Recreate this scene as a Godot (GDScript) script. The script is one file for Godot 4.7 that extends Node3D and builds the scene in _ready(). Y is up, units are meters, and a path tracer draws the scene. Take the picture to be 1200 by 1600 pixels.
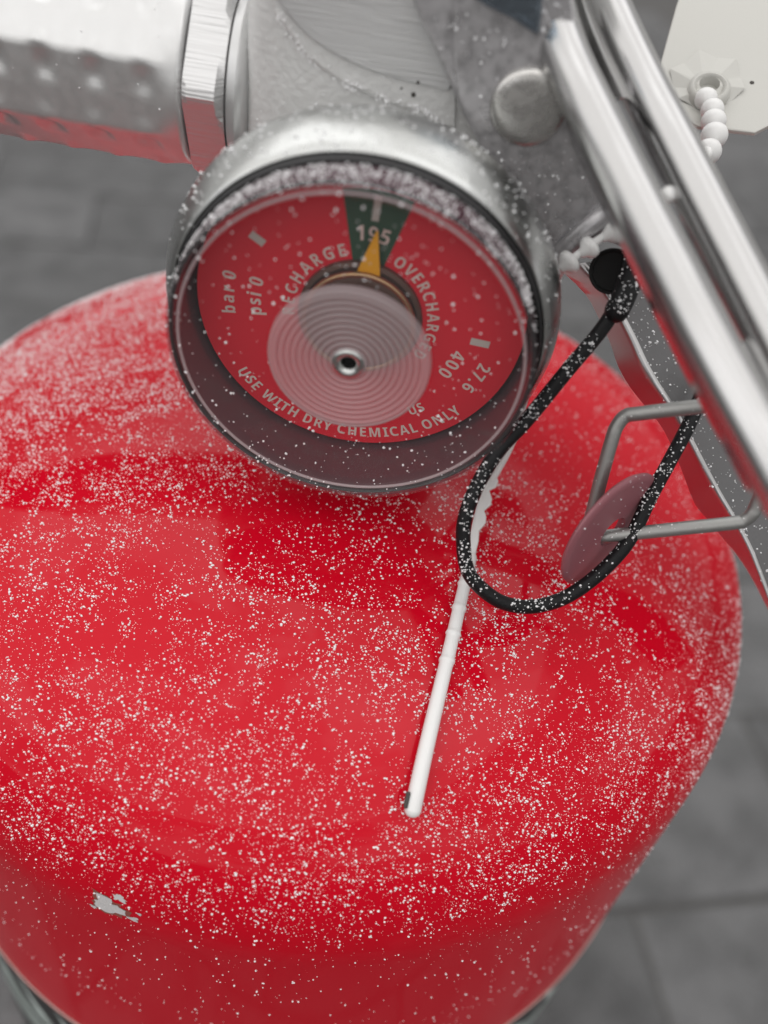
extends Node3D
# A red fire extinguisher's shoulder, gauge and handles from close up, dusted with white powder.
# Lengths below are millimetres turned into metres by MM; y is up, the cylinder's axis is x = z = 0,
# its shoulder is at y = 0 and the pavement at y = -290.

const MM := 0.001
const R := 65.0          # cylinder radius
const DOME_H := 32.3     # dome height
const DOME_E := 0.85     # roundness of the dome's profile
const DOME_Y := 2.0      # where the dome meets the straight wall
const LABEL_TOP := -44.1
const GROUND := -290.0
# the gauge hangs forward a little: 2.5 degrees about the middle of its dial
const TILT := 0.044
var GAUGE_TILT := Transform3D(Basis(Vector3.RIGHT, TILT), v(2.75, 57.2, 21.5)) * Transform3D(Basis(), -v(2.75, 57.2, 21.5))

var rng := RandomNumberGenerator.new()
var mats := {}
var speck: ArrayMesh
var patchy := FastNoiseLite.new()
var fine_patch := FastNoiseLite.new()


# ------------------------------------------------------------------ mesh helper
class Shape:
	var p := PackedVector3Array()
	var uv := PackedVector2Array()
	var t := PackedInt32Array()
	var facing := 1.0      # -1 where the outside is the other way round
	func moved(x: Transform3D) -> Shape:
		var o := Shape.new()
		o.uv = uv.duplicate(); o.t = t.duplicate(); o.facing = facing
		for q in p: o.p.append(x * q)
		return o
	func vert(q: Vector3, w := Vector2.ZERO) -> int:
		p.append(q); uv.append(w)
		return p.size() - 1
	func tri(a: int, b: int, c: int) -> void:
		t.append_array([a, b, c])
	func grid(rows: Array, wrap := false) -> void:
		# rows of equally many points; wrap joins the last column to the first
		var n: int = rows[0].size()
		var base := p.size()
		for i in rows.size():
			for j in n:
				vert(rows[i][j], Vector2(float(j) / (n if wrap else n - 1), float(i) / max(1, rows.size() - 1)))
		for i in rows.size() - 1:
			for j in (n if wrap else n - 1):
				var a := base + i * n + j
				var b := base + i * n + (j + 1) % n
				tri(a, b, b + n); tri(a, b + n, a + n)
	func fan(ring: PackedVector3Array, flip := false) -> void:
		var c := Vector3.ZERO
		for q in ring: c += q
		var m := vert(c / ring.size())
		var base := p.size()
		for q in ring: vert(q)
		for j in ring.size():
			var k := (j + 1) % ring.size()
			if flip: tri(m, base + k, base + j)
			else: tri(m, base + j, base + k)
	func add(o: Shape) -> void:
		var base := p.size()
		p.append_array(o.p); uv.append_array(o.uv)
		for k in o.t: t.append(base + k)
	func volume() -> float:
		var s := 0.0
		for k in range(0, t.size(), 3): s += p[t[k]].dot(p[t[k + 1]].cross(p[t[k + 2]]))
		return s
	func mesh(crease := 38.0, solid := true) -> ArrayMesh:
		if solid and volume() > 0.0:      # Godot's front faces run clockwise
			for k in range(0, t.size(), 3):
				var h := t[k + 1]; t[k + 1] = t[k + 2]; t[k + 2] = h
		var ids := {}
		var own := PackedInt32Array(); own.resize(p.size())
		for k in p.size():
			var key := Vector3i((p[k] * 2.0e6).round())
			if not ids.has(key): ids[key] = ids.size()
			own[k] = ids[key]
		var faces := []
		for k in ids.size(): faces.append(PackedInt32Array())
		var fn := PackedVector3Array()
		for k in range(0, t.size(), 3):
			fn.append((p[t[k + 2]] - p[t[k]]).cross(p[t[k + 1]] - p[t[k]]) * 1.0e6)
			for e in 3: faces[own[t[k + e]]].append(k / 3)
		var limit := cos(deg_to_rad(crease))
		var ov := PackedVector3Array(); var on := PackedVector3Array(); var ou := PackedVector2Array()
		for k in range(0, t.size(), 3):
			var me := fn[k / 3].normalized()
			if me == Vector3.ZERO: continue
			for e in 3:
				var sum := Vector3.ZERO
				for g in faces[own[t[k + e]]]:
					if fn[g].normalized().dot(me) > limit: sum += fn[g]
				ov.append(p[t[k + e]]); on.append(sum.normalized() if sum.length() > 0.0 else me); ou.append(uv[t[k + e]])
		var a := []
		a.resize(Mesh.ARRAY_MAX)
		a[Mesh.ARRAY_VERTEX] = ov; a[Mesh.ARRAY_NORMAL] = on; a[Mesh.ARRAY_TEX_UV] = ou
		var m := ArrayMesh.new()
		m.add_surface_from_arrays(Mesh.PRIMITIVE_TRIANGLES, a)
		return m


func v(x: float, y: float, z: float) -> Vector3:
	return Vector3(x, y, z) * MM


func frame(dir: Vector3) -> Array:
	var d := dir.normalized()
	var s := d.cross(Vector3.UP if absf(d.y) < 0.9 else Vector3.RIGHT).normalized()
	return [s, d.cross(s)]


# turned round an axis: profile of (radius, height along the axis) in mm
func lathe(profile: Array, origin: Vector3, axis: Vector3, seg := 64) -> Shape:
	var s := Shape.new()
	var f := frame(axis)
	var rows := []
	for q in profile:
		var row := PackedVector3Array()
		for j in seg:
			var a := TAU * j / seg
			row.append(origin + (axis.normalized() * q.y + (f[0] * cos(a) + f[1] * sin(a)) * max(q.x, 0.0004)) * MM)
		rows.append(row)
	s.grid(rows, true)
	return s


# a smooth path through the points (metres)
func smooth_path(pts: Array, per := 8) -> PackedVector3Array:
	var out := PackedVector3Array()
	for i in pts.size() - 1:
		var a: Vector3 = pts[max(i - 1, 0)]; var b: Vector3 = pts[i]; var c: Vector3 = pts[i + 1]; var d: Vector3 = pts[min(i + 2, pts.size() - 1)]
		for k in per: out.append(b.cubic_interpolate(c, a, d, float(k) / per))
	out.append(pts[-1])
	return out


# a rod along a path; radius in mm, fn(0..1, angle) scales it; wide and flat stretch the section along `side`
func rod(path: PackedVector3Array, radius: float, seg := 14, shape = null, wide := 1.0, side := Vector3.ZERO, caps := true) -> Shape:
	var s := Shape.new()
	var rows := []
	var old := Vector3.ZERO
	var n := path.size()
	var along := [0.0]
	for i in range(1, n): along.append(along[-1] + path[i].distance_to(path[i - 1]))
	for i in n:
		var d := (path[min(i + 1, n - 1)] - path[max(i - 1, 0)]).normalized()
		var x: Vector3
		if side != Vector3.ZERO: x = (side - d * side.dot(d)).normalized()
		elif old == Vector3.ZERO: x = frame(d)[0]
		else: x = (old - d * old.dot(d)).normalized()
		old = x
		var y := d.cross(x)
		var row := PackedVector3Array()
		for j in seg:
			var a := TAU * j / seg
			var k: float = shape.call(along[i] / along[-1], a) if shape != null else 1.0
			row.append(path[i] + (x * cos(a) * wide + y * sin(a)) * radius * k * MM)
		rows.append(row)
	if caps:                                     # rounded ends
		for end in [0, 1]:
			var row: PackedVector3Array = rows[0 if end == 0 else -1]
			var c: Vector3 = path[0 if end == 0 else -1]
			var d := (path[0] - path[1]).normalized() if end == 0 else (path[-1] - path[-2]).normalized()
			for lat in [30.0, 60.0, 88.0]:
				var r2 := PackedVector3Array()
				for q in row: r2.append(c + (q - c) * cos(deg_to_rad(lat)) + d * radius * MM * sin(deg_to_rad(lat)) * 0.9)
				if end == 0: rows.push_front(r2)
				else: rows.append(r2)
	s.grid(rows, true)
	return s


# a plate: outline (metres, in one plane), pushed back along -normal by `thick` mm, edges rounded by `bev` mm
func plate(outline: Array, normal: Vector3, thick: float, bev := 0.3) -> Shape:
	var s := Shape.new()
	var n := outline.size()
	var nn := normal.normalized()
	var area := Vector3.ZERO
	for i in n: area += outline[i].cross(outline[(i + 1) % n])
	var sign := 1.0 if area.dot(nn) > 0.0 else -1.0
	var inner := []
	for i in n:
		var e1: Vector3 = (outline[i] - outline[(i + n - 1) % n]).normalized()
		var e2: Vector3 = (outline[(i + 1) % n] - outline[i]).normalized()
		var in1 := nn.cross(e1) * sign; var in2 := nn.cross(e2) * sign
		var m := (in1 + in2).normalized()
		inner.append(m / max(0.4, m.dot(in1)))
	var rows := []
	for st in [[bev, 0.0], [bev * 0.3, bev * 0.3], [0.0, bev], [0.0, thick - bev], [bev, thick]]:
		var row := PackedVector3Array()
		for i in n: row.append(outline[i] + (inner[i] * st[0] - nn * st[1]) * MM)
		rows.append(row)
	s.grid(rows, true)
	# faces, triangulated in the plane
	var f := frame(nn)
	var flat := PackedVector2Array()
	for q in rows[0]: flat.append(Vector2(q.dot(f[0]), q.dot(f[1])) * 1000.0)
	var tris := Geometry2D.triangulate_polygon(flat)
	for side in [0, 4]:
		var base := s.p.size()
		for q in rows[side]: s.vert(q)
		for k in range(0, tris.size(), 3):
			var a := s.p[base + tris[k]]; var b := s.p[base + tris[k + 1]]; var c := s.p[base + tris[k + 2]]
			var up := (b - a).cross(c - a).dot(nn) > 0.0
			if up == (side == 0): s.tri(base + tris[k], base + tris[k + 1], base + tris[k + 2])
			else: s.tri(base + tris[k], base + tris[k + 2], base + tris[k + 1])
	# make the walls agree with the faces
	if (rows[0][1] - rows[0][0]).cross(rows[2][0] - rows[0][0]).dot(inner[0]) > 0.0:
		for k in range(0, n * 4 * 6, 3):
			var h := s.t[k + 1]; s.t[k + 1] = s.t[k + 2]; s.t[k + 2] = h
	return s


func obj(called: String, shape, mat: String, parent: Node = self, crease := 38.0, solid := true) -> MeshInstance3D:
	var o := MeshInstance3D.new()
	o.name = called
	o.mesh = shape.mesh(crease, solid) if shape is Shape else shape
	o.material_override = null
	for k in o.mesh.get_surface_count(): o.set_surface_override_material(k, mats[mat])
	parent.add_child(o, true)
	return o


func tag(o: Node, label: String, category: String, group := "", kind := "") -> Node:
	o.set_meta("label", label)
	if category: o.set_meta("category", category)
	if group: o.set_meta("group", group)
	if kind: o.set_meta("kind", kind)
	return o


func thing(called: String, label: String, category: String) -> Node3D:
	var o := Node3D.new()
	o.name = called
	add_child(o, true)
	tag(o, label, category)
	return o


# ------------------------------------------------------------------ materials
func noise_tex(freq: float, seed_: int, size := 512, normal := false, strength := 4.0, octaves := 4, ramp: Gradient = null, type := FastNoiseLite.TYPE_SIMPLEX_SMOOTH) -> NoiseTexture2D:
	var n := FastNoiseLite.new()
	n.noise_type = type
	n.seed = seed_
	n.frequency = freq
	n.fractal_octaves = octaves
	var t := NoiseTexture2D.new()
	t.width = size; t.height = size
	t.seamless = true
	t.noise = n
	t.as_normal_map = normal
	t.bump_strength = strength
	if ramp: t.color_ramp = ramp
	return t


func ramp(stops: Array) -> Gradient:
	var g := Gradient.new()
	var off := PackedFloat32Array(); var col := PackedColorArray()
	for s in stops:
		off.append(s[0]); col.append(Color(s[1], s[1], s[1]) if s.size() == 2 else s[2])
	g.offsets = off; g.colors = col
	return g


func mat(called: String, lin: Color, rough: float, metal := 0.0) -> StandardMaterial3D:
	var m := StandardMaterial3D.new()
	m.resource_name = called
	m.albedo_color = lin.linear_to_srgb()
	m.roughness = rough
	m.metallic = metal
	mats[called] = m
	return m


func rough_map(m: StandardMaterial3D, tex: Texture2D, scale: float) -> void:
	m.roughness_texture = tex
	m.roughness_texture_channel = BaseMaterial3D.TEXTURE_CHANNEL_GRAYSCALE
	m.uv1_triplanar = true
	m.uv1_scale = Vector3.ONE * scale


func bumps(m: StandardMaterial3D, tex: Texture2D, scale: float, strength: float) -> void:
	m.normal_enabled = true
	m.normal_texture = tex
	m.normal_scale = strength
	m.uv1_triplanar = true
	m.uv1_scale = Vector3.ONE * scale


func materials() -> void:
	var fine := noise_tex(0.03, 3, 512, true, 6.0, 4)
	var grainy := noise_tex(0.12, 5, 512, true, 8.0, 3)
	var soft := noise_tex(0.012, 9, 512, true, 5.0, 2)
	var mottle := noise_tex(0.02, 7, 512, false, 1.0, 5, ramp([[0.0, 0.72], [0.35, 0.85], [0.6, 1.0], [1.0, 1.0]]))
	var smudge := noise_tex(0.01, 17, 512, false, 1.0, 5, ramp([[0.0, 0.55], [0.45, 0.75], [0.62, 1.0], [1.0, 1.0]]))

	var stain := noise_tex(0.03, 27, 512, false, 1.0, 6, ramp([[0.0, 0.8], [0.35, 0.91], [0.55, 0.98], [0.75, 1.0], [1.0, 1.08]]))

	var m := mat("red_paint", Color(0.54, 0.002, 0.014), 0.5)
	m.metallic_specular = 0.06
	m.clearcoat_enabled = true; m.clearcoat = 0.42; m.clearcoat_roughness = 0.03
	bumps(m, soft, 30.0, 0.03)

	mat("rusty_edge", Color(0.24, 0.07, 0.05), 0.8)
	m = mat("bare_steel_chip", Color(0.62, 0.6, 0.6), 0.6)
	bumps(m, grainy, 120.0, 0.8)

	m = mat("cast_aluminium", Color(0.7, 0.7, 0.69), 0.5, 0.3)
	rough_map(m, mottle, 60.0)
	bumps(m, fine, 60.0, 0.35)

	m = mat("milled_aluminium", Color(0.66, 0.66, 0.66), 0.4, 0.6)
	var streak := Image.create(512, 512, false, Image.FORMAT_RGB8)
	var lines := FastNoiseLite.new(); lines.seed = 4; lines.frequency = 0.11; lines.fractal_octaves = 3
	for y in 512:
		for x in 512:
			var h := lines.get_noise_2d(x * 0.02, y) * 0.5 + 0.5
			streak.set_pixel(x, y, Color(h, h, h))
	var sn := streak.duplicate() as Image
	sn.bump_map_to_normal_map(3.0)
	m.normal_enabled = true; m.normal_texture = ImageTexture.create_from_image(sn); m.normal_scale = 0.45
	m.uv1_triplanar = true; m.uv1_scale = Vector3.ONE * 70.0

	m = mat("zinc_plate", Color(0.6, 0.603, 0.6), 0.4, 0.7)
	rough_map(m, mottle, 60.0)
	bumps(m, fine, 45.0, 0.05)

	m = mat("machined_nut", Color(0.62, 0.62, 0.62), 0.42, 0.8)
	m.normal_enabled = true; m.normal_texture = ImageTexture.create_from_image(sn); m.normal_scale = 0.9
	m.uv1_triplanar = true; m.uv1_scale = Vector3.ONE * 45.0

	m = mat("bezel_metal", Color(0.5, 0.51, 0.5), 0.32, 1.0)
	rough_map(m, mottle, 50.0)
	bumps(m, fine, 40.0, 0.1)

	m = mat("polished_steel", Color(0.5, 0.498, 0.495), 0.2, 1.0)
	bumps(m, soft, 25.0, 0.12)

	m = mat("dull_steel", Color(0.5, 0.49, 0.5), 0.4, 0.55)
	m.albedo_texture = stain
	rough_map(m, smudge, 40.0)
	bumps(m, fine, 40.0, 0.1)

	m = mat("steel_blue_reflection", Color(0.3, 0.36, 0.42), 0.22, 1.0)  # blue reflection on the lever tail put into the steel's colour
	bumps(m, fine, 60.0, 0.5)

	m = mat("disc_red_reflection", Color(0.3, 0.11, 0.13), 0.35, 0.1)  # steel disc: the dome's red reflection is put into its colour
	m = mat("grip_steel", Color(0.6, 0.59, 0.59), 0.33, 1.0)
	bumps(m, soft, 40.0, 0.06)
	m = mat("grip_dark_reflection", Color(0.14, 0.138, 0.14), 0.5, 0.5)  # grip steel darkened on top to stand for the lever's dark reflection
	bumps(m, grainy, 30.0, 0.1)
	m = mat("wire", Color(0.34, 0.34, 0.33), 0.45, 0.8)
	bumps(m, fine, 80.0, 0.15)

	m = mat("rivet_steel", Color(0.58, 0.57, 0.55), 0.34, 0.85)
	rough_map(m, smudge, 90.0)
	bumps(m, fine, 90.0, 0.12)

	m = mat("black_rubber", Color(0.01, 0.01, 0.011), 0.4)
	m.metallic_specular = 0.3
	bumps(m, grainy, 60.0, 0.25)
	m = mat("black_gasket", Color(0.008, 0.008, 0.009), 0.5)
	mat("smoky_cup", Color(0.1, 0.055, 0.064), 0.2)
	mat("dark_bore", Color(0.01, 0.01, 0.01), 0.8)

	m = mat("white_plastic", Color(0.76, 0.76, 0.75), 0.36)
	m.backlight_enabled = true; m.backlight = Color(0.12, 0.12, 0.12)
	m = mat("tag_plastic", Color(0.5, 0.497, 0.465), 0.5)
	bumps(m, grainy, 60.0, 0.06)
	mat("grime", Color(0.06, 0.055, 0.05), 0.8)

	m = mat("powder", Color(0.88, 0.88, 0.89), 0.9)

	m = mat("dial_red", Color(0.8, 0.01, 0.032), 0.5)
	mat("dial_green", Color(0.022, 0.085, 0.046), 0.5)
	mat("dial_print", Color(0.78, 0.62, 0.57), 0.6)
	mat("dial_mark", Color(0.62, 0.57, 0.52), 0.6)
	mat("needle_orange", Color(0.95, 0.44, 0.012), 0.45)
	mat("brass", Color(0.55, 0.36, 0.2), 0.35, 1.0)
	mat("dark_brass", Color(0.16, 0.1, 0.08), 0.4, 0.7)

	m = mat("clear_lens", Color(0.9, 0.85, 0.87, 0.03), 0.02)
	m.metallic_specular = 0.3
	m.transparency = BaseMaterial3D.TRANSPARENCY_ALPHA
	m = mat("clear_wall", Color(0.09, 0.035, 0.05, 0.5), 0.05)
	m.metallic_specular = 0.2
	m.transparency = BaseMaterial3D.TRANSPARENCY_ALPHA
	m = mat("frosted_boss", Color(0.52, 0.43, 0.44, 0.54), 0.3)
	m.transparency = BaseMaterial3D.TRANSPARENCY_ALPHA

	m = mat("ground_earth", Color(0.07, 0.068, 0.066), 0.95)
	var stone := noise_tex(0.008, 21, 1024, false, 1.0, 6, ramp([[0.0, 0.78], [0.4, 0.9], [0.7, 1.0], [1.0, 1.12]]))
	for k in 4:
		var g: float = [0.095, 0.11, 0.086, 0.122][k]
		m = mat("paver_%d" % k, Color(g, g * 1.005, g * 1.02), 0.75)
		m.albedo_texture = stone
		m.uv1_triplanar = true; m.uv1_world_triplanar = true; m.uv1_scale = Vector3.ONE * 3.0
		m.normal_enabled = true; m.normal_texture = grainy; m.normal_scale = 0.5

	# the printed band round the cylinder: black frieze of slanted white blades above a grey-white field
	var im := Image.create(2048, 256, false, Image.FORMAT_RGB8)
	im.fill(Color(0.64, 0.69, 0.67))
	im.fill_rect(Rect2i(0, 0, 2048, 26), Color(0.02, 0.03, 0.03))
	for b in range(0, 2048, 46):
		for y in range(3, 26):
			var w := int(22.0 * (y - 3) / 23.0)
			im.fill_rect(Rect2i((b + int(y * 0.9)) % 2000, y, w, 1), Color(0.85, 0.9, 0.88))
	im.fill_rect(Rect2i(0, 34, 2048, 3), Color(0.1, 0.12, 0.12))
	for b in range(0, 2048, 128):
		im.fill_rect(Rect2i(b, 60, 90, 120), Color(0.12, 0.13, 0.13))
	m = mat("label_print", Color(0.8, 0.8, 0.8), 0.35)
	m.albedo_texture = ImageTexture.create_from_image(im)
	mat("label_edge", Color(0.5, 0.27, 0.25), 0.5)


# ------------------------------------------------------------------ powder
func make_speck() -> void:
	var s := Shape.new()
	var g := (1.0 + sqrt(5.0)) / 2.0
	var c := [[-1, g, 0], [1, g, 0], [-1, -g, 0], [1, -g, 0], [0, -1, g], [0, 1, g], [0, -1, -g], [0, 1, -g], [g, 0, -1], [g, 0, 1], [-g, 0, -1], [-g, 0, 1]]
	for q in c: s.vert(Vector3(q[0], q[1], q[2]).normalized() * rng.randf_range(0.8, 1.15) * 0.5)
	for f in [[0, 11, 5], [0, 5, 1], [0, 1, 7], [0, 7, 10], [0, 10, 11], [1, 5, 9], [5, 11, 4], [11, 10, 2], [10, 7, 6], [7, 1, 8], [3, 9, 4], [3, 4, 2], [3, 2, 6], [3, 6, 8], [3, 8, 9], [4, 9, 5], [2, 4, 11], [6, 2, 10], [8, 6, 7], [9, 8, 1]]:
		s.tri(f[0], f[1], f[2])
	speck = s.mesh(80.0)
	speck.surface_set_material(0, mats["powder"])


# specks over a shape: `want` tries, keep(point, normal) gives a chance; sizes in mm, most of them small
func sprinkle(called: String, label: String, shapes: Array, want: int, keep: Callable, small: float, large: float) -> void:
	var xs: Array[Transform3D] = []
	var areas := PackedFloat32Array(); var src := []; var total := 0.0
	for s in shapes:
		var flip: float = s.facing
		for k in range(0, s.t.size(), 3):
			var a: Vector3 = s.p[s.t[k]]; var b: Vector3 = s.p[s.t[k + 1]]; var c: Vector3 = s.p[s.t[k + 2]]
			var n := (c - a).cross(b - a)
			total += n.length()
			areas.append(total); src.append([a, b, c, n.normalized() * flip])
	for k in want:
		var f: Array = src[min(areas.bsearch(rng.randf() * total), src.size() - 1)]
		var r1 := sqrt(rng.randf()); var r2 := rng.randf()
		var p: Vector3 = f[0] * (1.0 - r1) + f[1] * r1 * (1.0 - r2) + f[2] * r1 * r2
		if rng.randf() > keep.call(p, f[3]): continue
		var size := lerpf(small, large, pow(rng.randf(), 3.0))
		var clump := 1 if rng.randf() > 0.12 else rng.randi_range(2, 4)
		for j in clump:
			var b := Basis.from_euler(Vector3(rng.randf() * TAU, rng.randf() * TAU, rng.randf() * TAU))
			var sz := size * (1.0 if j == 0 else rng.randf_range(0.4, 0.9)) * MM
			b = b.scaled(Vector3(sz * rng.randf_range(0.75, 1.25), sz * rng.randf_range(0.75, 1.25), sz * rng.randf_range(0.55, 1.0)))
			var off := Vector3.ZERO
			if j: off = (Vector3(rng.randf() - 0.5, rng.randf() - 0.5, rng.randf() - 0.5)).slide(f[3]) * size * 1.9 * MM
			xs.append(Transform3D(b, p + off + f[3] * sz * 0.22))
	var mm := MultiMesh.new()
	mm.transform_format = MultiMesh.TRANSFORM_3D
	mm.mesh = speck
	mm.instance_count = xs.size()
	for k in xs.size(): mm.set_instance_transform(k, xs[k])
	var o := MultiMeshInstance3D.new()
	o.name = called
	o.multimesh = mm
	add_child(o, true)
	tag(o, label, "powder", "", "stuff")


# ------------------------------------------------------------------ cylinder
func dome_profile() -> Array:
	var prof := []
	for k in 43:
		var a := PI / 2 * pow(1.0 - k / 42.0, 1.4)
		prof.append(Vector2(R * pow(max(cos(a), 0.0), DOME_E), DOME_Y + DOME_H * pow(max(sin(a), 0.0), DOME_E)))
	var out := prof.filter(func(q): return q.x > 12.0)
	for y in [-4.0, -14.0, -24.0, -34.0, -44.0]: out.append(Vector2(R, y))
	return out


func build_cylinder(root: Node3D) -> Shape:
	var prof := dome_profile()
	for y in [-120.0, -200.0, -278.0]: prof.append(Vector2(R, y))
	prof.append(Vector2(R - 1.2, -283.0)); prof.append(Vector2(R - 5.0, -287.0)); prof.append(Vector2(R - 7.0, -290.0)); prof.append(Vector2(0.0, -288.0))
	prof.push_front(Vector2(0.0, prof[0].y))
	var body := lathe(prof, Vector3.ZERO, Vector3.UP, 160)
	var cyl := obj("cylinder", body, "red_paint", root, 50.0)
	# the chip in the paint, down on the shoulder: a ragged patch of primer, a hair proud
	var at := v(-13.36, 6.62, 63.31)
	var phi0 := atan2(at.x, at.z)
	for ch in [[0.0, 0.0, 1.22, 0.03], [0.0, 0.0, 1.0, 0.06], [2.9, 0.7, 0.3, 0.06], [1.2, -2.1, 0.42, 0.06], [-1.9, 1.4, 0.2, 0.06], [3.6, -0.6, 0.14, 0.06]]:
		var ring := PackedVector3Array()
		for k in 22:
			var a := TAU * k / 22.0
			var rr: float = (1.0 + 0.42 * sin(a * 3.0 + 1.0 + ch[0]) * rng.randf() + rng.randf_range(-0.3, 0.3)) * ch[2]
			var dx: float = (cos(a) * 1.75 + 0.6 * sin(a)) * rr + ch[0]
			var dy: float = (sin(a) * 1.25 - 0.5 * cos(a)) * rr - ch[1]
			ring.append(on_dome(phi0 + dx / R, at.y * 1000.0 + dy, ch[3]))
		var s := Shape.new()
		s.fan(ring)
		obj("paint_chip", s, "bare_steel_chip" if ch[3] > 0.05 else "rusty_edge", cyl, 38.0, false)
	# printed band and its pale cut edge
	var band := lathe([Vector2(R + 0.12, LABEL_TOP), Vector2(R + 0.12, -90.0), Vector2(R + 0.12, -150.0), Vector2(R + 0.12, -240.0)], Vector3.ZERO, Vector3.UP, 160)
	var lb := obj("label_band", band, "label_print", root, 38.0, false)
	var edge := []
	for k in 11: edge.append(Vector2(R + 0.1 + 0.26 * sin(PI * k / 10.0), LABEL_TOP + 0.26 * cos(PI * k / 10.0)))
	obj("label_edge", lathe(edge, Vector3.ZERO, Vector3.UP, 160), "label_edge", lb, 60.0, false)
	return body


# a point on the dome or wall at azimuth phi (from +z towards +x) and height y, off it by `up` mm
func on_dome(phi: float, y: float, up: float) -> Vector3:
	var r := R
	y -= DOME_Y
	if y > 0.0: r = R * pow(max(0.0, 1.0 - pow(y / DOME_H, 2.0 / DOME_E)), DOME_E / 2.0)
	var r2 := R
	if y + 0.1 > 0.0: r2 = R * pow(max(0.0, 1.0 - pow((y + 0.1) / DOME_H, 2.0 / DOME_E)), DOME_E / 2.0)
	var n := Vector2(0.1, r - r2).normalized()
	r += n.x * up
	return v(sin(phi) * r, DOME_Y + y + n.y * up, cos(phi) * r)


# ------------------------------------------------------------------ valve
func round_box(x0: float, x1: float, z0: float, z1: float, rad: float, ys: Array) -> Shape:
	var s := Shape.new()
	var rows := []
	for st in ys:                     # [y, shrink]
		var row := PackedVector3Array()
		for q in 4:
			var cx: float = (x1 - rad) if q in [0, 3] else (x0 + rad)
			var cz: float = (z1 - rad) if q in [0, 1] else (z0 + rad)
			for k in 7:
				var a := PI / 2 * (q + k / 6.0)
				row.append(v(cx + cos(a) * (rad - st[1]), st[0], cz + sin(a) * (rad - st[1])))
		rows.append(row)
	s.grid(rows, true)
	s.fan(rows[0], true); s.fan(rows[-1])
	return s


func build_valve(root: Node3D) -> Array:
	var dusty := []
	obj("neck_collar", lathe([Vector2(0, 28), Vector2(19, 28), Vector2(19.4, 28.5), Vector2(19.4, 35), Vector2(18.6, 36), Vector2(13.5, 36.2), Vector2(13.5, 42), Vector2(0, 42)], Vector3.ZERO, Vector3.UP, 72), "cast_aluminium", root)
	var block := round_box(-12.6, 17.0, -12.0, 11.0, 4.5, [[38.0, 1.5], [39.5, 0.0], [60.0, 0.0], [80.0, 0.0], [98.0, 0.0], [100.0, 1.8]])
	var body := obj("valve_body", block, "cast_aluminium", root)
	dusty.append(block)
	# cast boss that carries the gauge
	obj("gauge_boss", lathe([Vector2(0, 2), Vector2(9.5, 2), Vector2(9.5, 10.5), Vector2(8.5, 11.6), Vector2(0, 11.6)], v(2.6, 57.5, 0), Vector3.BACK, 48), "cast_aluminium", body)
	# the face cut by the milling tool, and the rough step left below its arc
	var face := plate([v(-9.3, 84.31, 11.7), v(-9.23, 82.57, 11.7), v(-7.73, 80.99, 11.7), v(-5.85, 79.65, 11.7), v(-3.33, 78.48, 11.7), v(-0.31, 77.71, 11.7), v(3.14, 77.22, 11.7), v(7.81, 76.98, 11.7), v(8.3, 78.38, 11.7), v(6.09, 83.52, 11.7), v(5.59, 86.51, 11.7)], Vector3.BACK, 1.6, 0.18)
	obj("milled_face", face, "milled_aluminium", body)
	var step := plate([v(-9.94, 83.63, 11.35), v(-9.25, 81.11, 11.35), v(-8.11, 79.87, 11.35), v(-6.55, 78.22, 11.35), v(-4.74, 77.02, 11.35), v(-2.29, 76.01, 11.35), v(0.55, 75.17, 11.35), v(3.25, 74.76, 11.35), v(5.37, 74.5, 11.35), v(7.36, 73.6, 11.35), v(9.13, 73.64, 11.35), v(8.5, 77.15, 11.35), v(1.42, 78.34, 11.35), v(-4.9, 80.69, 11.35), v(-6.91, 84.08, 11.35)], Vector3.BACK, 1.4, 0.25)
	obj("cast_step", step, "cast_aluminium", body)
	dusty.append(step)
	for q in [[v(4.86, 77.32, 11.72), 0.17], [v(4.58, 76.07, 11.4), 0.24], [v(3.34, 76.46, 11.4), 0.1]]:
		obj("casting_pit", lathe([Vector2(0.0, 0.08), Vector2(q[1] * 0.8, 0.06), Vector2(q[1], 0.0)], q[0], Vector3.BACK, 9), "grime", body, 38.0, false)
	return dusty


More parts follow.
